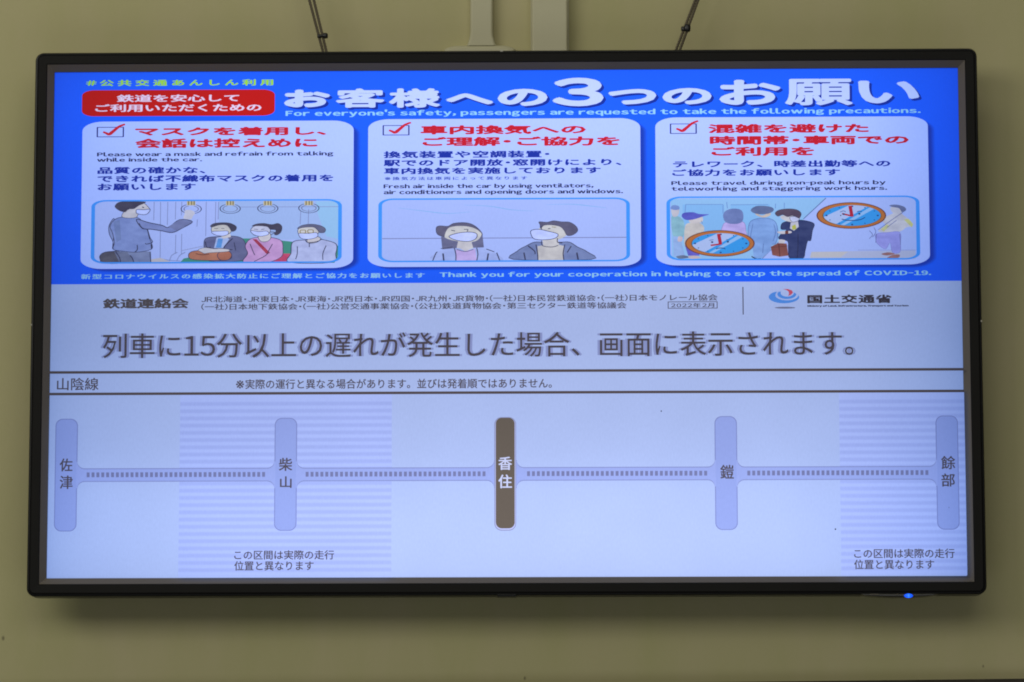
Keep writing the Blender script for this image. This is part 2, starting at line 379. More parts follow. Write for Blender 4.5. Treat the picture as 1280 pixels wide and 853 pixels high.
STEP = .00003
class Layer:
    z = 1
def nexty():
    Layer.z += 1
    return -STEP * Layer.z
class Ink:
    """flat shapes lit on the screen; measured on the photograph, laid on the panel"""
    def __init__(s): s.v = []; s.f = []; s.mi = []; s.mats = []
    def _m(s, c):
        m = smat(c)
        if m not in s.mats: s.mats.append(m)
        return s.mats.index(m)
    def raw(s, pts, faces, c, y=None):
        y = nexty() if y is None else y
        b = len(s.v); s.v += [(p[0], y, p[1]) for p in pts]
        i = s._m(c)
        for f in faces: s.f.append([b + k for k in f]); s.mi.append(i)
    def poly(s, pts, c, y=None):
        q = [ray(*p) for p in pts]
        s.raw(q, tessellate_polygon([[Vector((a, b, 0)) for a, b in q]]), c, y)
    def rect(s, x0, y0, x1, y1, c): s.poly([(x0, y0), (x1, y0), (x1, y1), (x0, y1)], c)
    def rr(s, x0, y0, x1, y1, rx, ry, c, ring=None, y=None):
        """rounded rectangle kept square to the panel"""
        ax, _ = ray(x0, (y0 + y1) / 2); bx, _ = ray(x1, (y0 + y1) / 2)
        _, at = ray((x0 + x1) / 2, y0); _, bt = ray((x0 + x1) / 2, y1)
        k = (bx - ax) / (x1 - x0); rx *= k; ry *= k
        o = rrect(ax, bx, bt, at, rx, ry)
        if ring is None:
            s.raw(o, [list(range(len(o)))], c, y)
        else:
            wx, wy = ring[0] * k, ring[1] * k
            i = rrect(ax + wx, bx - wx, bt + wy, at - wy, max(rx - wx, .0003), max(ry - wy, .0003))
            n = len(o)
            s.raw(o + i, [[j, (j + 1) % n, n + (j + 1) % n, n + j] for j in range(n)], c)
    def ell(s, cx, cy, rx, ry, c, a0=0, a1=360, inner=0, n=36, rot=0):
        out = []
        def pt(a, f):
            x, y = rx * f * math.cos(a), ry * f * math.sin(a); r = math.radians(rot)
            return cx + x * math.cos(r) - y * math.sin(r), cy - (x * math.sin(r) + y * math.cos(r))
        A = [math.radians(a0 + (a1 - a0) * i / n) for i in range(n + 1)]
        if inner:
            q = [ray(*pt(a, 1)) for a in A] + [ray(*pt(a, inner)) for a in A]
            s.raw(q, [[i, i + 1, n + 2 + i, n + 1 + i] for i in range(n)], c)
        else: s.poly([pt(a, 1) for a in A[:-1]], c)
    def line(s, pts, w, c, smooth=True, wy=None, taper=0.0):
        """a stroke; w across for the vertical parts, wy for the level ones (the artwork is squashed)"""
        wy = w if wy is None else wy
        P = [Vector(p) for p in pts]
        if smooth and len(P) > 2:
            Q = []
            for i in range(len(P) - 1):
                p0 = P[max(i - 1, 0)]; p1 = P[i]; p2 = P[i + 1]; p3 = P[min(i + 2, len(P) - 1)]
                for k in range(5):
                    t = k / 5
                    Q.append(.5 * ((2 * p1) + (-p0 + p2) * t + (2 * p0 - 5 * p1 + 4 * p2 - p3) * t * t + (-p0 + 3 * p1 - 3 * p2 + p3) * t ** 3))
            Q.append(P[-1]); P = Q
        q = []; n = len(P)
        for i, p in enumerate(P):
            d = (P[min(i + 1, n - 1)] - P[max(i - 1, 0)])
            if d.length < 1e-6: d = Vector((1, 0))
            d.normalize(); nn = Vector((-d.y * w / 2, d.x * wy / 2))
            if taper: nn *= 1 - taper * abs(2 * i / (n - 1) - 1)
            q += [ray(*(p + nn)), ray(*(p - nn))]
        s.raw(q, [[2 * i, 2 * i + 1, 2 * i + 3, 2 * i + 2] for i in range(n - 1)], c)
    def blob(s, pts, c, ol=None, w=.9, wy=.7):
        """closed smooth shape with an optional pen outline"""
        P = [Vector(p) for p in pts]; n = len(P); Q = []
        for i in range(n):
            p0, p1, p2, p3 = P[i - 1], P[i], P[(i + 1) % n], P[(i + 2) % n]
            for k in range(4):
                t = k / 4
                Q.append(.5 * ((2 * p1) + (-p0 + p2) * t + (2 * p0 - 5 * p1 + 4 * p2 - p3) * t * t + (-p0 + 3 * p1 - 3 * p2 + p3) * t ** 3))
        s.poly([(p.x, p.y) for p in Q], c)
        if ol: s.line([(p.x, p.y) for p in Q + [Q[0]]], w, ol, False, wy)
    def make(s, name, parent=None, label=None):
        me = bpy.data.meshes.new(name); me.from_pydata(s.v, [], s.f)
        for m in s.mats: me.materials.append(m)
        me.polygons.foreach_set('material_index', s.mi); me.update()
        o = link(name, me, None, parent or screen)
        if label: o['label'] = label
        return o

GC = {}
def glyph(ch, res):
    """outline of one character, filled"""
    if (ch, res) not in GC:
        cu = bpy.data.curves.new('t', 'FONT'); cu.body = ch; cu.resolution_u = res; cu.size = 1
        ob = bpy.data.objects.new('t', cu); C.objects.link(ob)
        me = bpy.data.meshes.new_from_object(ob)
        GC[(ch, res)] = ([(a.co.x, a.co.y) for a in me.vertices], [list(p.vertices) for p in me.polygons])
        bpy.data.objects.remove(ob); bpy.data.curves.remove(cu); bpy.data.meshes.remove(me)
    return GC[(ch, res)]
def glyphs(body, res=3, sc=1.0):
    """a line of type: Japanese on a square grid, Latin letters and figures set by their own widths"""
    V, F = [], []; x = 0
    for ch in body:
        if ch == ' ': x += .30 * sc; continue
        if '!' <= ch <= '~':
            v, f = glyph(chr(ord(ch) + 0xFEE0), res)
            a, b = min(p[0] for p in v), max(p[0] for p in v)
            if ch == '-': v = [((p[0] - .5) * .5 + .5, p[1]) for p in v]; a, b = .32, .68
            off, adv = .05 - a, (b - a + (.07 if ch.isdigit() else .10))
        elif ch == '・': v, f = glyph(ch, res); off, adv = -.25, .5
        elif ch == '※':
            v, f = glyph(ch, res); v = [(p[0] * 1.45 + .05, (p[1] - .34) * 1.45 + .37) for p in v]; off, adv = 0, 1
        else: v, f = glyph(ch, res); off, adv = 0, 1.0
        n = len(V); V += [(p[0] + off + x, p[1]) for p in v]; F += [[n + q for q in g] for g in f]
        x += adv * sc
    return V, F
def letters(ink, body, x0, x1, y0, y1, c, bold=0.0, sc=1.0, boldy=None, dx=0, dy=0, res=2):
    """lettering fitted to the ink box measured on the photograph; bold in px of extra stroke"""
    v, f = glyphs(body, res, sc)
    ax, bx = min(p[0] for p in v), max(p[0] for p in v); ay, by = min(p[1] for p in v), max(p[1] for p in v)
    boldy = bold * .6 if boldy is None else boldy
    X0, _ = ray(x0 + bold / 2 + dx, (y0 + y1) / 2); X1, _ = ray(x1 - bold / 2 + dx, (y0 + y1) / 2)
    _, Z1 = ray((x0 + x1) / 2, y0 + boldy / 2 + dy); _, Z0 = ray((x0 + x1) / 2, y1 - boldy / 2 + dy)
    sx = (X1 - X0) / (bx - ax); sz = (Z1 - Z0) / (by - ay)
    base = [(X0 + (p[0] - ax) * sx, Z0 + (p[1] - ay) * sz) for p in v]
    px = .00116
    offs = [(0, 0)]
    if bold:
        k = 8 if bold > 1.6 else 6
        offs = [(math.cos(2 * math.pi * i / k), math.sin(2 * math.pi * i / k)) for i in range(k)]
        if bold > 1.6: offs.append((0, 0))
    for i, (a, b) in enumerate(offs):
        y = nexty() if i == 0 else -STEP * (Layer.z + .08 * i)
        ink.raw([(p[0] + a * bold / 2 * px, p[1] + b * boldy / 2 * px) for p in base], f, c, y)
def text(name, *lines, label=None):
    for a in lines:
        kw = a[-1] if isinstance(a[-1], dict) else {}
        k = Ink(); letters(k, *[q for q in a if not isinstance(q, dict)], **kw); k.make(name, label=label)

BLUE = (24, 99, 270); DBLUE = (24, 66, 205); CARD = (181, 205, 284); RED = (200, 24, 50); INKB = (24, 50, 172); DARK = (38, 42, 92)
GREY = (84, 78, 86)
k = Ink()
a = ray(60, 355.8); b = ray(1203, 351.2)
z = (a[1] + b[1]) / 2
k.raw([(-HW, z), (HW, z), (HW, HH), (-HW, HH)], [[0, 1, 2, 3]], BLUE)
k.make('notice_background')

# heading block
k = Ink(); k.rr(102.5, 112.6, 343.5, 145.2, 15, 7, (198, 14, 18)); k.make('red_banner')
text('hashtag_text', ('#公共交通あんしん利用', 107.5, 341.7, 99.6, 107.6, (164, 226, 62), dict(bold=1.4, boldy=.5, sc=1.25)))
text('banner_text', ('鉄道を安心して', 146, 299, 118.3, 127.6, (238, 218, 255), dict(bold=1.3, boldy=.5)),
     ('ご利用いただくための', 119, 327, 130.2, 139.8, (238, 218, 255), dict(bold=1.3, boldy=.5)))
HEAD = [('お', 355, 413, 112.2, 134.5), ('客', 419.5, 481, 110.8, 135), ('様', 486, 550.5, 110.7, 135), ('へ', 557, 617, 117, 131),
        ('の', 622, 684.5, 111.3, 133), ('3', 690, 754.5, 97.4, 133.2), ('つ', 760, 820.5, 111.6, 131), ('の', 828, 889.5, 110.3, 131),
        ('お', 899, 976, 100, 131.5), ('願', 981, 1066, 98.8, 132), ('い', 1072.5, 1149, 101, 129.6)]
k = Ink()
for h in HEAD:
    heavy = 6.0 if h[0] in 'おのつへい3' else 4.0
    if h[0] == '3': heavy = 7.5
    letters(k, *h, (12, 48, 168), bold=heavy, boldy=heavy * .52, dx=3.2, dy=2.5, res=4)
k.make('headline_shadow')
k = Ink()
for h in HEAD:
    heavy = 6.0 if h[0] in 'おのつへい3' else 4.0
    if h[0] == '3': heavy = 7.5
    letters(k, *h, (196, 216, 280), bold=heavy, boldy=heavy * .52, res=4)
k.make('headline_text')
text('subheading_text', ("For everyone's safety, passengers are requested to take the following precautions.", 357, 1151, 136.0, 145.4, (150, 212, 255), dict(bold=1.5, boldy=.45, sc=1.08)))

# the three cards
def lerp(a, b, t): return tuple(a[i] + (b[i] - a[i]) * t for i in range(3))
CARDS = [(102, 151.8, 441.8, 336), (460, 148.8, 800.8, 333.6), (819.6, 146.6, 1161, 331.6)]
for (x0, y0, x1, y1) in CARDS:
    k = Ink()
    for i in range(7):
        t = i / 6; g = (1 - t) * 5
        k.rr(x0 + 6 - g * .3, y0 + 5 - g * .5, x1 + 3.5 + g, y1 + 1.6 + g * .55, 26 + g, 12 + g * .5, lerp(BLUE, (22, 62, 192), (i + 1) / 7))
    k.make('card_shadow')
    k = Ink(); k.rr(x0, y0, x1, y1, 26, 12, CARD); k.make('notice_card')
for (x0, y0, x1, y1) in ((121, 159.2, 155.2, 172), (478.3, 157, 512, 169.7), (837.3, 155, 871, 167.8)):
    k = Ink(); k.rr(x0, y0, x1, y1, .6, .6, (48, 52, 130), ring=(1.7, .9))
    c = [(x0 + 8, y0 + 6.2), (x0 + 12, y0 + 7.8), (x0 + 15.5, y0 + 9.2), (x0 + 20, y0 + 6), (x0 + 28, y0 - .4), (x0 + 35.5, y0 - 3.4)]
    k.line(c, 5.6, (205, 34, 58), wy=3.3, taper=.4); k.make('tick_box')
R = dict(bold=2.7, boldy=1.15)
text('card_title', ('マスクを着用し、', 169, 408, 159, 170, RED, R), ('会話は控えめに', 169, 397, 173.2, 185.3, RED, R))
text('card_title', ('車内換気への', 525.5, 732.5, 156.8, 168.4, RED, R), ('ご理解・ご協力を', 528, 775, 171.2, 183, RED, R))
text('card_title', ('混雑を避けた', 885, 1086, 155.2, 166.8, RED, R), ('時間帯・車両での', 887, 1136, 169.8, 181.3, RED, R), ('ご利用を', 889, 1018, 183.8, 195.5, RED, R))
B = dict(bold=1.6, boldy=.7, sc=1.04)
text('japanese_text', ('品質の確かな、', 122, 257, 209, 217.8, INKB, B), ('できれば不織布マスクの着用を', 122, 417, 219, 228, INKB, B), ('お願いします', 122, 245, 229.8, 238.6, INKB, B))
text('japanese_text', ('換気装置や空調装置・', 479.5, 687, 189, 198, INKB, B), ('駅でのドア開放・窓開けにより、', 479.5, 777, 199.3, 207.9, INKB, B), ('車内換気を実施しております', 480, 751, 209.6, 218, INKB, B))
text('small_print_text', ('※換気方法は車両によって異なります', 481, 659, 221.2, 225.6, (60, 84, 190), dict(bold=.5, boldy=.2, sc=1.2)))
text('japanese_text', ('テレワーク、時差出勤等への', 841, 1113, 201.0, 209.6, INKB, B), ('ご協力をお願いします', 840, 1050, 211.8, 220.4, INKB, B))
E = dict(bold=1.1, boldy=.35, sc=1.04)
text('english_text', ('Please wear a mask and refrain from talking', 121.5, 417, 190.2, 197, DARK, E), ('while inside the car.', 121.5, 253, 197.6, 202.6, DARK, E))
text('english_text', ('Fresh air inside the car by using ventilators,', 479.5, 742, 230.2, 237, DARK, E), ('air conditioners and opening doors and windows.', 479.5, 779, 237.4, 244.4, DARK, E))
text('english_text', ('Please travel during non-peak hours by', 839, 1107, 226.2, 233, DARK, E), ('teleworking and staggering work hours.', 839, 1109, 233.3, 240, DARK, E))
text('footer_text', ('新型コロナウイルスの感染拡大防止にご理解とご協力をお願いします', 101.5, 531, 342.3, 348.8, (150, 204, 255), dict(bold=.9, boldy=.3, sc=1.12)),
     ('Thank you for your cooperation in helping to stop the spread of COVID-19.', 549.5, 1164, 339.4, 347.4, (150, 210, 255), dict(bold=1.3, boldy=.4, sc=1.08)))

# ---- pictures on the cards
SKY = (160, 200, 255); PEN = (58, 62, 100); SKIN = (214, 212, 226); PAPER = (178, 198, 268); FRAME = (66, 158, 268)
def picture(x0, y0, x1, y1, c): 
    k = Ink(); k.rr(x0, y0, x1, y1, 19, 8.5, c); return k.make('picture_panel')
def picture_frame(x0, y0, x1, y1):
    k = Ink(); k.rr(x0, y0, x1, y1, 19, 8.5, FRAME, ring=(4.6, 1.9)); return k.make('picture_frame')
P1 = (114.5, 250.6, 427.6, 330.2); P2 = (473.2, 248.9, 787.4, 328.6); P3 = (833, 247, 1149, 326.8)
picture(*P1, PAPER)
k = Ink()   # train interior lines, window, straps
k.poly([(274, 252), (425, 252), (425, 322), (405, 300), (274, 300)], (166, 194, 255))
k.poly([(395, 252), (426, 252), (426, 300), (408, 296), (398, 270)], (156, 204, 255))
for x, a, b in ((193, 253, 276), (201, 253, 324), (210, 253, 282), (220, 253, 275), (220, 294, 318), (227.5, 253, 270), (227.5, 293, 318), (247, 275, 284), (258, 253, 296), (270, 253, 280), (273.5, 253, 275), (376, 265, 281), (386, 262, 281)):
    k.line([(x, a), (x - .6, b)], .9, (136, 150, 206))
k.line([(300, 259.5), (423, 259)], .8, (140, 156, 214), wy=.7)
k.line([(201, 324), (212, 326), (226, 327)], .8, (136, 150, 206)); k.line([(227, 314), (270, 305)], .8, (150, 162, 214))
k.line([(212, 327), (215, 320), (222, 316)], 1, (136, 150, 206)); k.line([(221, 327), (225, 320), (232, 316)], 1, (136, 150, 206))
k.poly([(188, 325), (201, 323), (214, 328), (188, 329)], (198, 196, 214))
k.make('carriage_drawing')
for x in (239.3, 288, 335, 386.3):
    k = Ink()
    y = 262 - (x - 239) * .007
    k.rect(x - 5.4, 252, x + 5.2, 257.5, (206, 196, 160))
    for d in (-3.4, .4, 3.6): k.rect(x + d - .6, 252, x + d + .7, 257, (120, 112, 96))
    k.ell(x, y, 13.2, 6.2, PEN, inner=.91, a0=118 if True else 0, a1=422); k.ell(x, y, 9.6, 4.2, (112, 120, 160), inner=.88, a0=110, a1=430)
    k.make('hand_strap_drawing')
def fig(fn, name='passenger_drawing'):
    WASH[0] = True; k = Ink(); fn(k); WASH[0] = False; return k.make(name)
def standing_man(k):
    k.blob([(126, 326), (125, 321), (130, 316.5), (140, 315), (150, 315.5), (152, 329), (128, 329.5)], (90, 90, 110), PEN)
    k.poly([(146, 315), (189, 315), (189.5, 329.5), (150, 329.5)], (128, 142, 190))
    k.poly([(143, 315), (160, 316), (168, 329.6), (150, 329.6)], (112, 122, 160))
    k.blob([(144, 275), (137, 282), (137, 293), (142, 304), (141, 311)], (134, 152, 212), PEN)
    k.blob([(146, 274), (158, 272), (170, 272), (178, 277), (184, 287), (187, 298), (190, 305), (189.5, 312.5), (172, 316), (156, 315), (142, 312.5), (143.5, 304), (141, 292), (138, 283)], (136, 156, 222), PEN, .9, .7)
    k.poly([(142, 278), (150, 276), (152, 300), (146, 304)], (122, 142, 200))
    k.blob([(171, 275), (186, 279), (203, 282.5), (211, 285), (225, 275.5), (241, 278), (228, 286), (216, 291.5), (203, 289.5), (190, 287.5), (178, 286)], (130, 146, 210), PEN, 1.2, 1)
    k.poly([(211, 284), (225, 275.5), (241, 278), (228, 286), (220, 289)], (122, 132, 186))
    k.blob([(153, 272), (155, 266), (160, 263), (172, 262), (172, 271.5), (163, 273.5)], SKIN, PEN, .7, .5)
    k.blob([(160, 265), (166, 259), (176, 255), (183, 256.5), (187.5, 262), (185, 267), (178, 269), (168, 268), (162, 268)], SKIN)
    k.blob([(172, 262.8), (180, 263), (187.8, 262.5), (186, 267), (181, 269.3), (172, 268), (170.5, 265)], (200, 216, 278), PEN, .9, .7)
    k.blob([(144, 258), (148, 254), (156, 252.6), (180, 252.8), (182, 254.5), (174, 258), (168, 262), (161, 262.5), (157, 266), (150, 264.5), (145, 261)], (70, 68, 96))
    k.line([(178, 259.5), (180.5, 260.5)], 1.2, PEN); k.line([(181, 255), (185, 259), (188.5, 263)], .8, PEN, wy=.6)
    k.blob([(232, 264), (239, 263.5), (244, 267), (241, 272), (239, 275), (230, 274), (231, 269)], (206, 208, 232))
    k.line([(174, 280), (177, 285), (180, 287)], 1.5, PEN); k.line([(185, 288), (188, 298), (191, 303.5), (184, 306), (182, 305)], 1.2, PEN, wy=.9)
    k.line([(172, 307), (172, 313), (169, 316)], 1.2, PEN); k.line([(189.5, 306), (190, 312)], 1.6, PEN)
    k.line([(163, 320), (166, 324), (168, 329.5)], 1.3, PEN); k.line([(188, 316), (189, 329.5)], 1.2, PEN); k.line([(145, 315.5), (150, 323), (151, 329)], 1.3, PEN)
fig(standing_man)
k = Ink()
k.poly([(225, 329.4), (230, 324), (250, 320), (290, 316), (300, 299), (330, 299), (365, 303), (424, 308), (422, 325), (418, 329.4)], (70, 150, 140))
k.make('seat_drawing')
def seated_man(k):
    k.blob([(256, 301), (262, 297.5), (276, 296.5), (292, 296), (303, 299), (308, 308), (309, 320), (300, 327), (262, 327), (256, 312)], (104, 110, 158), PEN)
    k.poly([(271, 298), (282, 296), (287, 300), (279, 311), (268, 311)], (178, 200, 255)); k.poly([(273, 299), (279, 299.5), (277, 310.5), (270, 310.5)], (96, 160, 240))
    k.poly([(279, 293), (288, 293), (289, 297), (280, 299.5), (277, 297.5)], SKIN)
    k.blob([(264.5, 287), (268, 283), (280, 281.5), (289, 285), (289, 291), (283, 294.5), (272, 294.5), (266, 291.5)], (206, 206, 210), PEN, .8, .6)
    k.blob([(265, 290.5), (275, 290), (285, 289.8), (285, 294), (277, 296), (268, 294)], (200, 216, 278), PEN, .7, .6)
    k.blob([(263, 283.5), (268, 280), (280, 279), (289, 280), (296, 284), (295, 289), (290, 290.5), (287, 286), (283, 282.5), (274, 282.5), (266, 285)], (70, 70, 98))
    k.line([(268, 286.6), (273, 286.6)], .6, PEN, wy=.6); k.line([(277, 286.6), (281, 286.6)], .6, PEN, wy=.6)
    k.line([(291, 299), (280, 311), (291, 313)], 1.3, PEN); k.line([(257, 303), (259, 310), (264, 310)], 1.3, PEN); k.line([(293, 304), (295, 314)], 1.1, PEN)
    k.blob([(236, 320), (240, 315.5), (252, 314), (272, 314), (286, 315), (290, 320), (286, 325.5), (262, 326.5), (240, 325)], (190, 126, 106), PEN)
    k.blob([(272, 320), (276, 316), (286, 315), (290, 320), (286, 325.5), (276, 326)], (178, 112, 96), PEN)
    k.blob([(248, 313.5), (256, 310.5), (268, 312), (276, 311.5), (287, 313), (284, 315.5), (262, 317), (256, 318), (252, 316)], (206, 206, 222), PEN, .6, .5)
    k.line([(245, 318), (253, 319.5), (262, 318.5)], 1, (120, 70, 66))
fig(seated_man)
def seated_woman(k):
    k.poly([(340, 322), (352, 318), (364, 318), (366, 329.2), (338, 329.2)], (204, 76, 122))
    k.blob([(309, 304), (314, 299.5), (324, 297.5), (340, 298), (352, 302), (354, 312), (352, 322), (335, 329), (310, 329), (304, 327), (310, 318), (307, 310)], (204, 162, 224), PEN, .9, .7)
    k.poly([(316, 300), (321, 300), (338, 317), (334, 319)], (170, 60, 92))
    k.blob([(323, 297), (328, 293), (337, 292), (339, 298), (335, 302.5), (327, 303)], SKIN, PEN, .8, .6)
    k.blob([(314, 288), (318, 284), (328, 282), (337, 285), (338, 291), (332, 294.5), (320, 295.5), (315, 292)], (200, 206, 240), PEN, .8, .6)
    k.blob([(314, 289.5), (324, 290.5), (334, 290), (336, 294), (326, 296.5), (317, 294)], (198, 214, 278), PEN, .8, .6)
    k.blob([(315, 284), (320, 281), (330, 280), (340, 281.5), (348, 280), (353, 284), (352, 291), (347, 295), (343, 294), (345, 289), (338, 288), (334, 284.5), (322, 283.6)], (66, 64, 92))
    k.line([(318, 287.5), (323, 288)], .5, PEN, wy=.6); k.line([(327, 288), (331, 287.2)], .5, PEN, wy=.6)
    k.line([(338, 291), (344, 291.5), (339, 294.5)], .9, PEN)
    k.line([(341, 306), (337, 313), (333, 320), (318, 328)], 1.1, PEN, wy=.8); k.line([(313, 306), (317, 316), (319, 320)], 1.0, PEN)
fig(seated_woman)
def old_man(k):
    k.blob([(365, 306), (370, 302), (382, 301), (398, 300), (412, 302.5), (421, 307), (420, 318), (415, 329), (362, 329), (364, 318)], (184, 196, 248), PEN, 1.1, .8)
    k.blob([(384, 302), (388, 298), (398, 297), (401, 300), (396, 304), (387, 305)], SKIN, PEN, .9, .7)
    k.blob([(373, 288), (380, 284), (392, 283.5), (399, 287), (398, 293), (392, 298), (380, 299), (374, 294.5)], (206, 206, 214), PEN, .8, .6)
    k.blob([(374, 293), (385, 293), (396, 292), (397, 297), (388, 300), (377, 299)], (198, 214, 278), PEN, .8, .6)
    k.blob([(372, 287), (378, 282.8), (390, 281.3), (401, 283.2), (407, 287), (406, 291.5), (400, 292), (397, 288.5), (392, 285), (380, 285.5)], (102, 106, 142), PEN, .7, .5)
    k.rr(375, 288.3, 383, 293, 2.4, 1.6, (132, 120, 70), ring=(1.1, .8)); k.rr(384.5, 288, 392.5, 292.7, 2.4, 1.6, (132, 120, 70), ring=(1.1, .8))
    k.line([(382, 301.5), (386, 304.5), (398, 302.5), (403, 299.5)], 1.1, PEN, wy=.8); k.line([(387, 305), (387, 310)], 1.1, PEN)
    k.line([(372, 309), (372, 318), (370, 325)], 1.1, PEN); k.line([(408, 308), (404, 318), (404, 326)], 1.1, PEN)
fig(old_man)
picture_frame(*P1)

picture(*P2, (174, 196, 268))
k = Ink()
k.line([(478, 299.5), (784, 297.8)], 1, (122, 130, 186), wy=.9)
for p in ([(498, 261), (530, 265), (560, 268), (588, 266)], [(580, 257.5), (612, 259), (640, 263.5), (668, 265)], [(683, 257), (715, 256.5), (740, 259), (758, 261)]):
    k.line(p, 1.6, (142, 190, 255), wy=1.1, taper=.7)
k.make('air_flow_drawing')
def woman_up(k):
    k.poly([(551.5, 297), (572, 297), (574, 311), (553, 313)], (108, 112, 154)); k.poly([(590, 296), (603, 292), (605, 310.5), (590, 311)], (108, 112, 154))
    k.blob([(545.5, 286), (550, 283.5), (560, 284), (567, 280.5), (580, 279.4), (590, 281.5), (598, 287), (603, 294), (598, 296), (570, 296), (556, 297), (547, 294)], (98, 98, 132), PEN, .8, .6)
    k.poly([(573, 302), (589, 302), (592, 312), (586, 315.5), (574, 314.5), (571, 311)], (204, 204, 218))
    k.blob([(556, 296), (560, 287), (568, 284.2), (580, 283.8), (592, 286), (600, 291), (602, 295), (596, 302), (584, 304), (568, 302), (558, 299)], (206, 208, 216))
    k.blob([(562, 296), (573, 292.5), (588, 291.3), (596, 293.5), (595, 299.5), (586, 303), (573, 302), (564, 299)], (202, 216, 278), PEN, 1, .8)
    k.line([(564, 289), (569, 290)], .9, PEN); k.line([(580, 288), (585, 288), (584, 290.5)], 1.1, PEN, wy=.8)
    k.blob([(542, 328), (546, 317), (560, 312.5), (574, 311.5), (582, 315), (592, 311.5), (608, 312.5), (620, 318), (624.5, 328)], (166, 186, 252))
    k.poly([(570, 313), (581, 315.5), (594, 312), (596, 327.6), (571, 327.6)], (196, 178, 244))
    k.line([(541, 327.5), (545, 318), (547, 316)], 1.4, PEN, wy=1); k.line([(568, 311), (570, 319), (570, 327.5)], 1.3, PEN); k.line([(596, 311), (597.5, 319), (596, 327.5)], 1.3, PEN)
    k.line([(608, 312.5), (618, 316)], 1, PEN); k.line([(621, 317), (625, 327.5)], 1.4, PEN); k.line([(554, 318), (555, 327.5)], 2, PEN); k.line([(610.5, 318), (609, 327.5)], 2, PEN)
    k.line([(571, 313), (582, 315.6), (592, 313)], 1, PEN, wy=.7); k.line([(551, 312), (566, 310)], .8, PEN)
fig(woman_up)
def man_up(k):
    k.blob([(642, 325.5), (647, 315), (658, 308.5), (668, 304), (680, 304), (700, 304), (712, 304), (722, 310), (734, 316), (739, 325.5)], (122, 140, 196), PEN, 1.1, .8)
    k.poly([(672, 309), (684, 307), (698, 307), (706, 309), (704, 327.6), (673, 327.6)], (202, 202, 210))
    k.poly([(678, 300), (697, 298), (699, 308), (690, 310), (679, 308.5)], (206, 206, 216))
    k.blob([(672, 289), (680, 283), (690, 281.5), (704, 285), (710, 292), (706, 297), (697, 301), (684, 300), (672, 295)], (206, 208, 216))
    k.blob([(674, 278.5), (684, 279), (692, 277.2), (702, 278.5), (712, 279), (720, 284), (722, 290), (716, 295), (709, 295.5), (705, 289), (700, 284.5), (690, 282.5), (680, 283), (676, 287), (675, 282)], (92, 92, 126), PEN, .7, .5)
    k.blob([(663.5, 293), (665, 289), (674, 288), (686, 290.5), (697.5, 294), (694, 299), (682, 301), (668, 300)], (198, 214, 278), PEN, 1, .8)
    k.line([(676, 284), (677, 288)], 1.2, PEN); k.line([(685, 287.5), (688, 286.8)], 1.2, PEN, wy=1); k.line([(690, 285), (695, 285.5)], .8, (146, 140, 100))
    k.line([(697, 299), (697, 304), (703, 305)], 1.2, PEN); k.line([(677, 302), (678.5, 308.5), (690, 310), (698, 308)], 1.2, PEN, wy=.8)
    k.line([(660, 308.5), (668, 315), (669, 319)], 1.4, PEN); k.line([(670, 307), (672, 318), (672.5, 327.5)], 1.4, PEN); k.line([(706, 307), (704, 318), (705, 327.5)], 1.4, PEN); k.line([(714, 309), (709, 317)], 1.4, PEN)
    k.line([(655, 317), (657, 327.5)], 1.8, PEN); k.line([(721, 317), (723, 327.5)], 2, PEN)
fig(man_up)
picture_frame(*P2)

picture(*P3, (174, 196, 268))
k = Ink()
k.poly([(838, 250), (1033, 249), (950, 326), (840, 326)], (150, 200, 255))
k.poly([(853, 257), (905, 257), (905, 300), (853, 300)], (136, 192, 255)); k.poly([(913, 257), (962, 257), (962, 290), (913, 290)], (138, 194, 255))
for p in ([(857, 257), (903, 257)], [(913, 257.5), (960, 257)], [(857, 257), (856, 268)], [(903.5, 257), (903.5, 268)], [(908, 254), (909, 262)], [(969, 256), (969, 262)], [(980, 255), (980, 262)]):
    k.line(p, .9, (112, 150, 220), wy=.7)
k.line([(1032, 249), (1004, 275)], 1.2, (96, 116, 178), wy=.9); k.line([(975, 302), (951, 326)], 1.0, (120, 136, 190))
k.poly([(1014, 316), (1144, 314.5), (1144, 325), (1012, 325)], (184, 194, 236)); k.poly([(1014, 316.5), (1060, 316), (1050, 323), (1012, 323)], (200, 200, 214))
k.line([(1072, 314), (1144, 314)], .8, (150, 160, 216), wy=.6)
k.make('platform_drawing')
def q1(k):
    k.blob([(839, 273), (848, 272), (855, 280), (854, 297), (842, 298)], (140, 192, 216)); k.blob([(839, 263), (845, 261), (849, 264), (847, 271), (841, 272)], (200, 200, 220)); k.blob([(838, 262), (841, 258), (848, 259), (849, 263), (843, 264)], (120, 150, 220))
    k.poly([(841, 297), (850, 297), (856, 322), (842, 322)], (150, 184, 244)); k.blob([(848, 297), (853, 298), (852, 303), (847, 303)], (206, 190, 206)); k.blob([(845, 322), (854, 320.5), (862, 323), (850, 325)], (108, 124, 160))
fig(q1)
def q2(k):
    k.blob([(856, 285), (862, 280), (872, 279), (880, 286), (876, 300), (868, 312), (856, 310)], (204, 202, 206)); k.blob([(861, 276), (868, 272), (877, 272), (878, 278), (870, 281), (863, 280)], (208, 204, 214))
    k.blob([(852, 270.5), (855, 267.5), (866, 266.8), (874, 269), (886, 269.5), (880, 271.5), (868, 275.5), (858, 276.5), (853, 273.5)], (88, 94, 206)); k.poly([(856, 308), (874, 312), (874, 321), (860, 321)], (104, 100, 214)); k.blob([(860, 322), (868, 321), (876, 323.5), (864, 325)], (206, 190, 200))
    k.line([(876, 277), (878, 281)], .6, (130, 134, 170))
fig(q2)
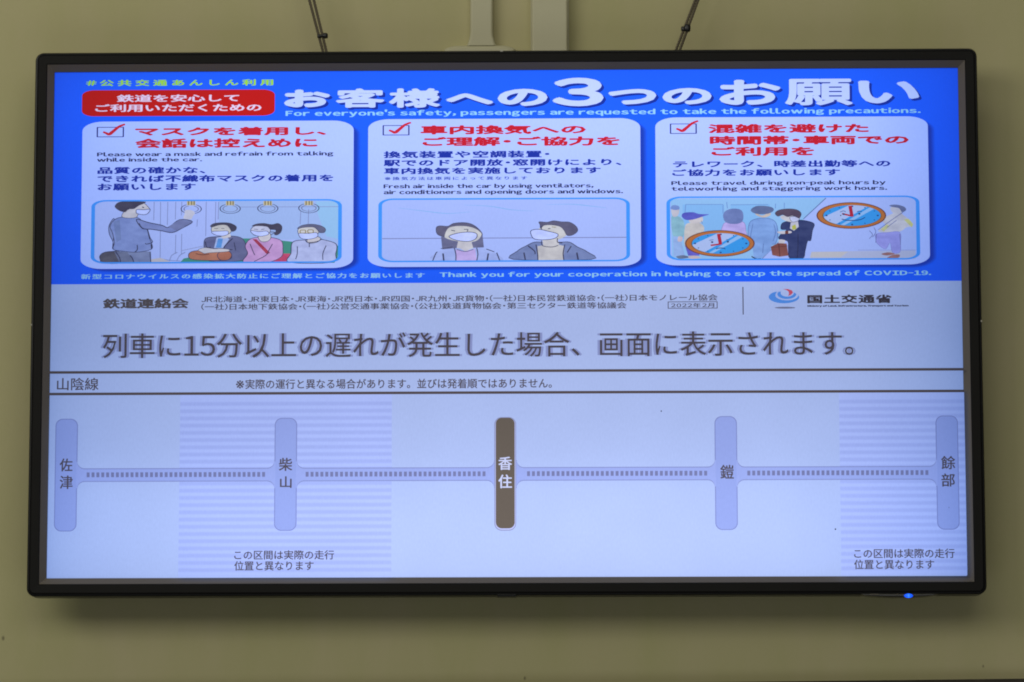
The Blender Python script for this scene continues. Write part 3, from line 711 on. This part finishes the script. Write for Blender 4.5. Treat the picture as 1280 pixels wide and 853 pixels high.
def q3(k):
    k.blob([(903, 284), (908, 279), (920, 277), (930, 280), (932, 290), (931, 297), (903, 297)], (190, 178, 248), (146, 140, 206), .7, .5); k.blob([(903.5, 271), (907, 265), (916, 262.3), (926, 264), (929, 271), (927, 279), (918, 281.5), (907, 279.5)], (112, 132, 196))
fig(q3)
def q4(k):
    k.blob([(936, 282), (942, 276), (956, 274), (968, 278), (972, 290), (970, 304), (964, 307), (940, 306), (935, 298)], (132, 172, 240), (98, 130, 196), .9, .7)
    k.poly([(940, 305), (965, 305), (962, 316), (952, 324), (942, 324)], (136, 176, 244)); k.line([(954, 306), (953, 318)], .9, (98, 130, 196)); k.line([(941, 281), (938, 296), (938, 305)], .9, (98, 130, 196)); k.line([(967, 282), (969, 292), (966, 303)], .9, (98, 130, 196))
    k.blob([(944, 267), (952, 271), (962, 267), (962, 271), (954, 273.5), (945, 270.5)], (208, 196, 190)); k.blob([(938, 264), (944, 259.5), (954, 258.8), (964, 260.5), (967, 264), (962, 268), (952, 269.5), (942, 268)], (98, 116, 166)); k.line([(939, 322), (945, 325), (951, 324.8)], 2, (60, 72, 110), wy=1.4)
fig(q4)
def q5(k):
    k.blob([(977, 281), (984, 278), (992, 277), (1004, 277), (1017, 281), (1015, 290), (1013, 302), (1009, 303), (1006, 315), (1003, 324.6), (987, 324.6), (985, 312), (984, 303), (973, 300), (976, 294), (983, 289), (976, 288)], (48, 62, 118), (34, 42, 88), .8, .6)
    k.poly([(988, 280), (997, 277.5), (998, 285), (992, 290), (987, 287)], (206, 208, 230)); k.poly([(989.5, 284), (994, 282), (995, 288), (990, 289)], (196, 200, 96))
    k.blob([(975, 272), (984, 270), (997, 270), (1000, 274), (994, 279.5), (985, 278.5), (978, 276)], (208, 208, 220)); k.blob([(987, 273), (997, 272.5), (998, 277), (990, 279)], (206, 214, 255), PEN, .6, .5)
    k.blob([(968.5, 268), (974, 264), (986, 262.6), (996, 264), (1001, 268.5), (999, 274), (995, 273), (990, 271), (984, 272.5), (978, 270), (972, 272)], (90, 76, 102), PEN, .6, .5)
    k.blob([(971, 291.5), (978, 290.5), (988, 290.5), (988, 293), (976, 294)], (212, 208, 222)); k.rect(981, 290.2, 985, 294, (110, 60, 60))
    k.blob([(974, 301), (981, 302), (979, 306), (973, 305)], (208, 206, 220))
    k.line([(997, 294), (997, 310), (996, 325)], 1, (34, 42, 88))
    k.poly([(963, 310), (972, 305.5), (983, 306), (985, 321), (974, 322.5), (965, 320.5)], (140, 84, 82)); k.line([(973, 306.5), (974.5, 322)], 1.2, (100, 56, 58)); k.line([(963.5, 311), (984, 309)], .7, (100, 56, 58), wy=.6)
fig(q5)
def q6(k):
    k.blob([(1101, 276), (1112, 270), (1124, 266), (1128, 270), (1138, 278), (1140, 284), (1132, 286), (1124, 291), (1104, 292), (1097, 290), (1106, 283)], (204, 206, 226))
    k.poly([(1129, 276), (1135, 275), (1141, 282), (1139, 286)], (204, 208, 146)); k.poly([(1100, 288), (1108, 282), (1112, 284), (1104, 291)], (204, 208, 160))
    k.blob([(1095, 294), (1110, 292), (1124, 292), (1125, 306), (1124, 317), (1115, 317), (1112, 305), (1106, 313), (1096, 306), (1094, 300)], (160, 164, 250), (136, 142, 220), .7, .5)
    k.blob([(1112, 262), (1120, 259), (1128, 262), (1125, 268), (1117, 269)], (204, 206, 226)); k.blob([(1111, 258.5), (1119, 257.4), (1129, 259.8), (1132, 264), (1127, 267), (1123, 262), (1115, 260.5)], (108, 120, 170))
    k.blob([(1101, 319), (1110, 317), (1118, 319), (1108, 321)], (164, 118, 124)); k.blob([(1108, 324), (1116, 320), (1124, 320), (1122, 324), (1112, 325.5)], (164, 118, 124))
    for p in ([(1128, 267), (1112, 278), (1097, 289)], [(1120, 277), (1108, 286)], [(1086, 290), (1090, 295), (1086, 300)], [(1092, 286), (1094, 292), (1090, 298)], [(1095, 294), (1094, 305)], [(1124, 294), (1125, 308)]): k.line(p, .8, (110, 120, 180))
fig(q6)
def clock(cx, cy, hx, hy, mood):
    k = Ink()
    k.ell(cx, cy, 43.6, 16.6, (112, 66, 60)); k.ell(cx, cy, 42, 15.6, (190, 116, 66)); k.ell(cx + .8, cy + .2, 37, 13.2, (120, 96, 60)); k.ell(cx + 1, cy, 35.8, 12.9, (58, 160, 248))
    # glass reflections printed on the dial
    def arc(a0, a1, n=12): return [(cx + 1 + 35.6 * math.cos(math.radians(a0 + (a1 - a0) * i / n)), cy - 12.8 * math.sin(math.radians(a0 + (a1 - a0) * i / n))) for i in range(n + 1)]
    k.poly(arc(58, 96) + arc(188, 236), (178, 200, 255)); k.poly(arc(40, 52) + arc(246, 254), (150, 196, 255))
    for a in range(0, 360, 30):
        x, y = cx + 1 + 32 * math.cos(math.radians(a)), cy - 11.3 * math.sin(math.radians(a)); s = 1.5 if a % 90 == 0 else .9
        k.ell(x, y, s, s * .7, (40, 80, 150), n=10)
    k.line([(hx - .2, hy + .6), (hx - 2.6, cy - 12)], 4.4, (182, 40, 66), wy=2, smooth=False); k.line([(hx + 1, hy + .4), (hx - 12.5, hy + 2.3 * (1 if mood < 0 else -1.2))], 3, (182, 40, 66), wy=1.9, smooth=False)
    ey = cy - 1.6
    k.ell(cx - 9.6, ey, 1.5, 1.1, (34, 52, 110), n=10); k.ell(cx + 10, ey - .4, 1.5, 1.1, (34, 52, 110), n=10)
    if mood > 0:
        k.line([(cx - 14, ey - 2.6), (cx - 10, ey - 4), (cx - 7, ey - 3)], .8, (34, 62, 130), wy=.7); k.line([(cx + 7, ey - 3.2), (cx + 11, ey - 3.8), (cx + 13, ey - 2.6)], .8, (34, 62, 130), wy=.7)
        k.line([(cx - 12, cy + 4.6), (cx - 6, cy + 6), (cx + 4, cy + 6.2), (cx + 12, cy + 5), (cx + 17, cy + 2.4)], 1, (34, 58, 130), wy=1)
    else:
        k.line([(cx - 5, cy + 7), (cx - 2, cy + 6), (cx + 4, cy + 5.8), (cx + 7, cy + 7)], 1.2, (34, 58, 130), wy=1)
        k.line([(cx - 13, ey - 2.2), (cx - 8, ey - 3)], .7, (34, 62, 130), wy=.6); k.line([(cx + 8, ey - 3.2), (cx + 12, ey - 2.4)], .7, (34, 62, 130), wy=.6)
    return k.make('clock_drawing')
clock(899.5, 306, 900.5, 306.2, -1)
clock(1063.5, 271.2, 1064.5, 271.8, 1)
picture_frame(*P3)

# ---- white strip with the names
text('association_text', ('鉄道連絡会', 129.8, 237, 374.8, 387.4, GREY, dict(bold=1.8, boldy=.9)))
G = (78, 74, 92)
text('member_list_text', ('JR北海道・JR東日本・JR東海・JR西日本・JR四国・JR九州・JR貨物・(一社)日本民営鉄道協会・(一社)日本モノレール協会', 252.5, 896.6, 370.6, 378.8, G, dict(bold=.45, boldy=.2)),
     ('(一社)日本地下鉄協会・(一社)公営交通事業協会・(公社)鉄道貨物協会・第三セクター鉄道等協議会', 252.5, 783, 380.2, 388.4, G, dict(bold=.45, boldy=.2)))
text('date_text', ('2022年2月', 838.5, 892.5, 380.4, 386.2, G, dict(bold=.4, boldy=.2, sc=1.1)))
k = Ink(); k.rr(834.5, 378.6, 896.6, 387.4, .5, .5, G, ring=(1, .8)); k.make('date_box')
k = Ink(); k.line([(928.2, 360.5), (928.6, 395)], 1.3, (80, 78, 100), False); k.make('divider_line')
k = Ink()   # swirl emblem: two blue crescents and a red one, with a shadow bar
def crescent(cx, cy, rx, ry, ix, iy, jx, jy, c, a0, a1):
    o = [(cx + rx * math.cos(math.radians(a)), cy - ry * math.sin(math.radians(a))) for a in range(a0, a1 + 1, 8)]
    i = [(ix + jx * math.cos(math.radians(a)), iy - jy * math.sin(math.radians(a))) for a in range(a1, a0 - 1, -8)]
    k.poly(o + i, c)
crescent(979.4, 373, 19, 7.9, 983.0, 371.0, 14.2, 6.2, (82, 146, 240), 125, 372)
crescent(981.5, 370.2, 12.6, 6.6, 982.8, 368.4, 9.6, 5.2, (170, 190, 248), 140, 372)
crescent(983, 369.6, 11.8, 5.8, 983.5, 368, 8.2, 4.6, (82, 146, 240), 150, 372)
k.poly([(978, 363.2), (984, 363), (989.4, 364.8), (990.8, 367.5), (988.2, 370.4), (984.4, 371.8), (985.8, 369), (985, 366), (982, 364.2)], (206, 84, 112))
k.ell(980.8, 386.4, 13, 1.2, (116, 122, 158)); k.make('ministry_emblem')
text('ministry_text', ('国土交通省', 1008.5, 1114, 370, 380.9, (60, 56, 72), dict(bold=1.7, boldy=.8, sc=1.05)),
     ('Ministry of Land, Infrastructure, Transport and Tourism', 1008.5, 1135, 382.8, 385.6, (64, 64, 90), dict(bold=1.0, boldy=.35)))
# ---- scrolling message, with the ghost of its previous frame
MSG = '列車に15分以上の遅れが発生した場合、画面に表示されます。'
MC = (78, 72, 84)
k = Ink()
for d in (-2.9, 2.9):
    k = Ink(); letters(k, MSG, 129.8, 1066, 416.6, 448, (146, 158, 214), bold=.4, boldy=.1, dx=d); k.make('scrolling_message_ghost')
text('scrolling_message', (MSG, 129.8, 1066, 416.6, 448, MC, dict(bold=.3, boldy=.5, res=3)))

# ---- line map
LINE = (86, 76, 80)
k = Ink()
for y0 in (465.2, 492.2):
    _, z = ray(634, y0); h = .0019
    k.raw([(-HW, z - h), (HW, z - h), (HW, z + h), (-HW, z + h)], [[0, 1, 2, 3]], LINE)
k.make('divider_line')
text('line_name_text', ('山陰線', 72.6, 124.5, 473.8, 489.6, (88, 82, 98), dict(bold=.5, boldy=.4)))
text('service_note_text', ('※実際の運行と異なる場合があります。並びは発着順ではありません。', 295.8, 690, 475, 487.4, (88, 82, 98), dict(bold=.45, boldy=.35)))
k = Ink()
_, zt0 = ray(634, 494); zb0 = -HH
for (xa, xb) in ((225.2, 490), (1049.5, 1206)):
    k = Ink(); X0 = ray(xa, 610)[0]; X1 = min(ray(xb, 610)[0], HW)
    k.raw([(X0, zb0), (X1, zb0), (X1, zt0), (X0, zt0)], [[0, 1, 2, 3]], (181, 199, 264))
    y = 505.0
    while y < 724:
        z1 = ray(634, y - 1.5)[1]; z0 = ray(634, y + 1.9)[1]; z2 = ray(634, y - 2.6)[1]; z3 = ray(634, y + 3.0)[1]
        if z3 < -HH: break
        k.raw([(X0, z3), (X1, z3), (X1, z2), (X0, z2)], [[0, 1, 2, 3]], (175, 192, 260))
        k.raw([(X0, z0), (X1, z0), (X1, z1), (X0, z1)], [[0, 1, 2, 3]], (170, 187, 254))
        y += 9.03
    k.make('hatched_section')
# track band with fillets round every station pill, one outline polygon pair
ST = [(84.2, 525.3, 665.8), (358, 524.2, 665.0), (632, 523.2, 664.4), (907.2, 522, 664), (1183.2, 521.3, 663.5)]
def yband(x): return 595.6 - 3.0 * (x - 84) / 1100
BAND = (160, 177, 246); BEDGE = (140, 152, 212); PILL = (154, 172, 242)
def band(k, c, g, y=None):
    for i in range(4):
        xa, xb = ST[i][0] + 11, ST[i + 1][0] - 11
        ya, yb = yband(xa), yband(xb)
        h = 7.6 + g; f = 9.0
        pts = []
        for t in range(7): a = math.radians(90 * t / 6); pts.append((xa + 2 + f - f * math.sin(a) - 0, ya - h - f + f * math.cos(a)))
        top_l = list(reversed(pts))
        L = [(xa + 3 + f * (1 - math.cos(math.radians(a))), ya - h - f * (1 - math.sin(math.radians(a)))) for a in range(0, 91, 15)]
        Rr = [(xb - 3 - f * (1 - math.cos(math.radians(a))), yb - h - f * (1 - math.sin(math.radians(a)))) for a in range(90, -1, -15)]
        Lb = [(x, 2 * ya - y) for x, y in reversed(L)]; Rb = [(x, 2 * yb - y) for x, y in reversed(Rr)]
        k.poly([(xa - 4, L[0][1])] + L + Rr + [(xb + 4, Rr[-1][1]), (xb + 4, Rb[0][1])] + Rb + Lb + [(xa - 4, Lb[-1][1])], c, y)
YE = nexty(); k = Ink(); band(k, BEDGE, .9, nexty()); YB = nexty(); band(k, BAND, -.3, YB); k.make('track_band', label=None)
k = Ink()
for (xa, xb) in ((110, 332.5), (383, 607.3), (659, 883.6), (933.6, 1159.4)):
    k = Ink()
    n = 37; p = (xb - xa - 3.8) / (n - 1)
    yy = nexty()
    for i in range(n):
        x = xa + i * p; y = yband(x) - .3
        k.poly([(x, y - 3), (x + 3.7, y - 3), (x + 3.7, y + 3), (x, y + 3)], (122, 128, 178), yy)
    k.make('track_dashes')['kind'] = 'stuff'
for i, (cx, y0, y1) in enumerate(ST):
    k = Ink()
    if i == 2:
        k.rr(cx - 13.8, y0, cx + 13.4, y1 + .4, 9, 9, (146, 152, 196)); k.rr(cx - 12.6, y0 + 1, cx + 12.4, y1 - .8, 8, 8, (192, 200, 255)); k.rr(cx - 12.0, y0 + .9, cx + 11.6, y1 - 2.4, 7.5, 7.5, (104, 95, 88))
    else:
        k.rr(cx - 14, y0, cx + 14, y1, 9, 9, (132, 144, 208), y=YE); k.rr(cx - 12.9, y0 + 1, cx + 12.9, y1 - 1, 8.2, 8.2, PILL)
    k.make('station_marker', label='dark brown current station marker with white characters' if i == 2 else None)
T = (86, 80, 96); kb = dict(bold=.7, boldy=.5)
text('station_name', ('佐', 76.3, 92.4, 574.8, 591, T, kb), ('津', 76.3, 92.8, 596, 613, T, kb))
text('station_name', ('柴', 349.6, 366.4, 574, 590.4, T, kb), ('山', 351, 365.6, 597, 611.6, T, kb))
text('station_name', ('香', 623.2, 640.3, 572.6, 589.2, (206, 214, 255), kb), ('住', 623.2, 640.3, 594.8, 612, (206, 214, 255), kb))
text('station_name', ('鎧', 899.8, 916.8, 582.6, 600, T, kb))
text('station_name', ('餘', 1175.2, 1192.8, 571.6, 588.4, T, kb), ('部', 1175.4, 1192.4, 593.4, 610, T, kb))
n_ = dict(bold=.45, boldy=.35)
text('section_note_text', ('この区間は実際の走行', 294, 418.6, 689.2, 701, T, n_), ('位置と異なります', 294, 393, 702.6, 714.6, T, n_))
text('section_note_text', ('この区間は実際の走行', 1066.6, 1192, 687.2, 699.2, T, n_), ('位置と異なります', 1066.6, 1166.6, 700.8, 713, T, n_))
k = Ink()
for (x, y, r) in ((826.3, 515.8, .9), (1043.4, 663, 1.0), (1185, 636, .5), (1050, 272, .8)): k.ell(x, y, r, r, (50, 50, 66), n=8)
k.make('dust_specks')['kind'] = 'stuff'
print('layers', Layer.z, 'depth mm', Layer.z * STEP * 1000)

# ------------------------------------------------------------------ safety wires
wire_m = plain('stranded_steel_wire', (.12, .098, .062), .5, .4, metal=.3)
tie_m = plain('black_clip_plastic', (.006, .006, .006), .35, .5)
def wire_pair(label, ropes, clip, clip_shape):
    a0, b0 = ropes[0]
    x, z = ray(*b0, WY); 
    root = thing('safety_wire', label, 'safety wire', (x, WY, z + TVZ), 'safety wires above the display')
    O = root.location
    for (a, b) in ropes:
        p1 = Vector((ray(*b, WY)[0], WY, ray(*b, WY)[1] + TVZ)); p2 = Vector((ray(*a, WY)[0], WY, ray(*a, WY)[1] + TVZ))
        d = (p2 - p1).normalized(); L = .62
        start = p1 - d * .035
        u = d.cross(Vector((0, 1, 0))).normalized(); w = d.cross(u)
        bm = bmesh.new(); N = 260; R0 = .00110
        for s in range(3):
            pts = []
            for i in range(N):
                t = i / (N - 1) * L; an = 2 * math.pi * (t / .013 + s / 3)
                pts.append(start + d * t + (u * math.cos(an) + w * math.sin(an)) * R0 - O)
            tube(bm, pts, .00118, 6)
        from_bm('rope', bm, wire_m, root, True)
    cx, cz = ray(*clip, WY); cp = Vector((cx, WY, cz + TVZ)) - O
    bm = bmesh.new()
    for (dx, dz, rx, rz, dep) in clip_shape:
        r = bmesh.ops.create_uvsphere(bm, u_segments=14, v_segments=8, radius=1)
        for v in r['verts']:
            c = v.co
            # squarish rounded block
            c = Vector([math.copysign(abs(q) ** .6, q) for q in c])
            v.co = cp + Vector((c.x * rx + dx, c.y * dep, c.z * rz + dz))
    from_bm('wire_clip', bm, tie_m, root, True)
WY = 0.035
wire_pair('pair of thin steel wires with a black clip, above the left part of the display', [((386.6, 0), (404.4, 67)), ((392.2, 0), (408.6, 67))], (403, 45.5),
          [(-.0045, -.0002, .0032, .0030, .004), (.0042, .0006, .0042, .0040, .005), (0, 0, .006, .0020, .005)])
wire_pair('pair of thin steel wires with a black clip, above the right part of the display', [((869.2, 0), (843.8, 66)), ((872.8, 0), (848.6, 66))], (857.6, 36),
          [(-.0040, -.0006, .0036, .0038, .004), (.0018, .0006, .0050, .0058, .0055)])
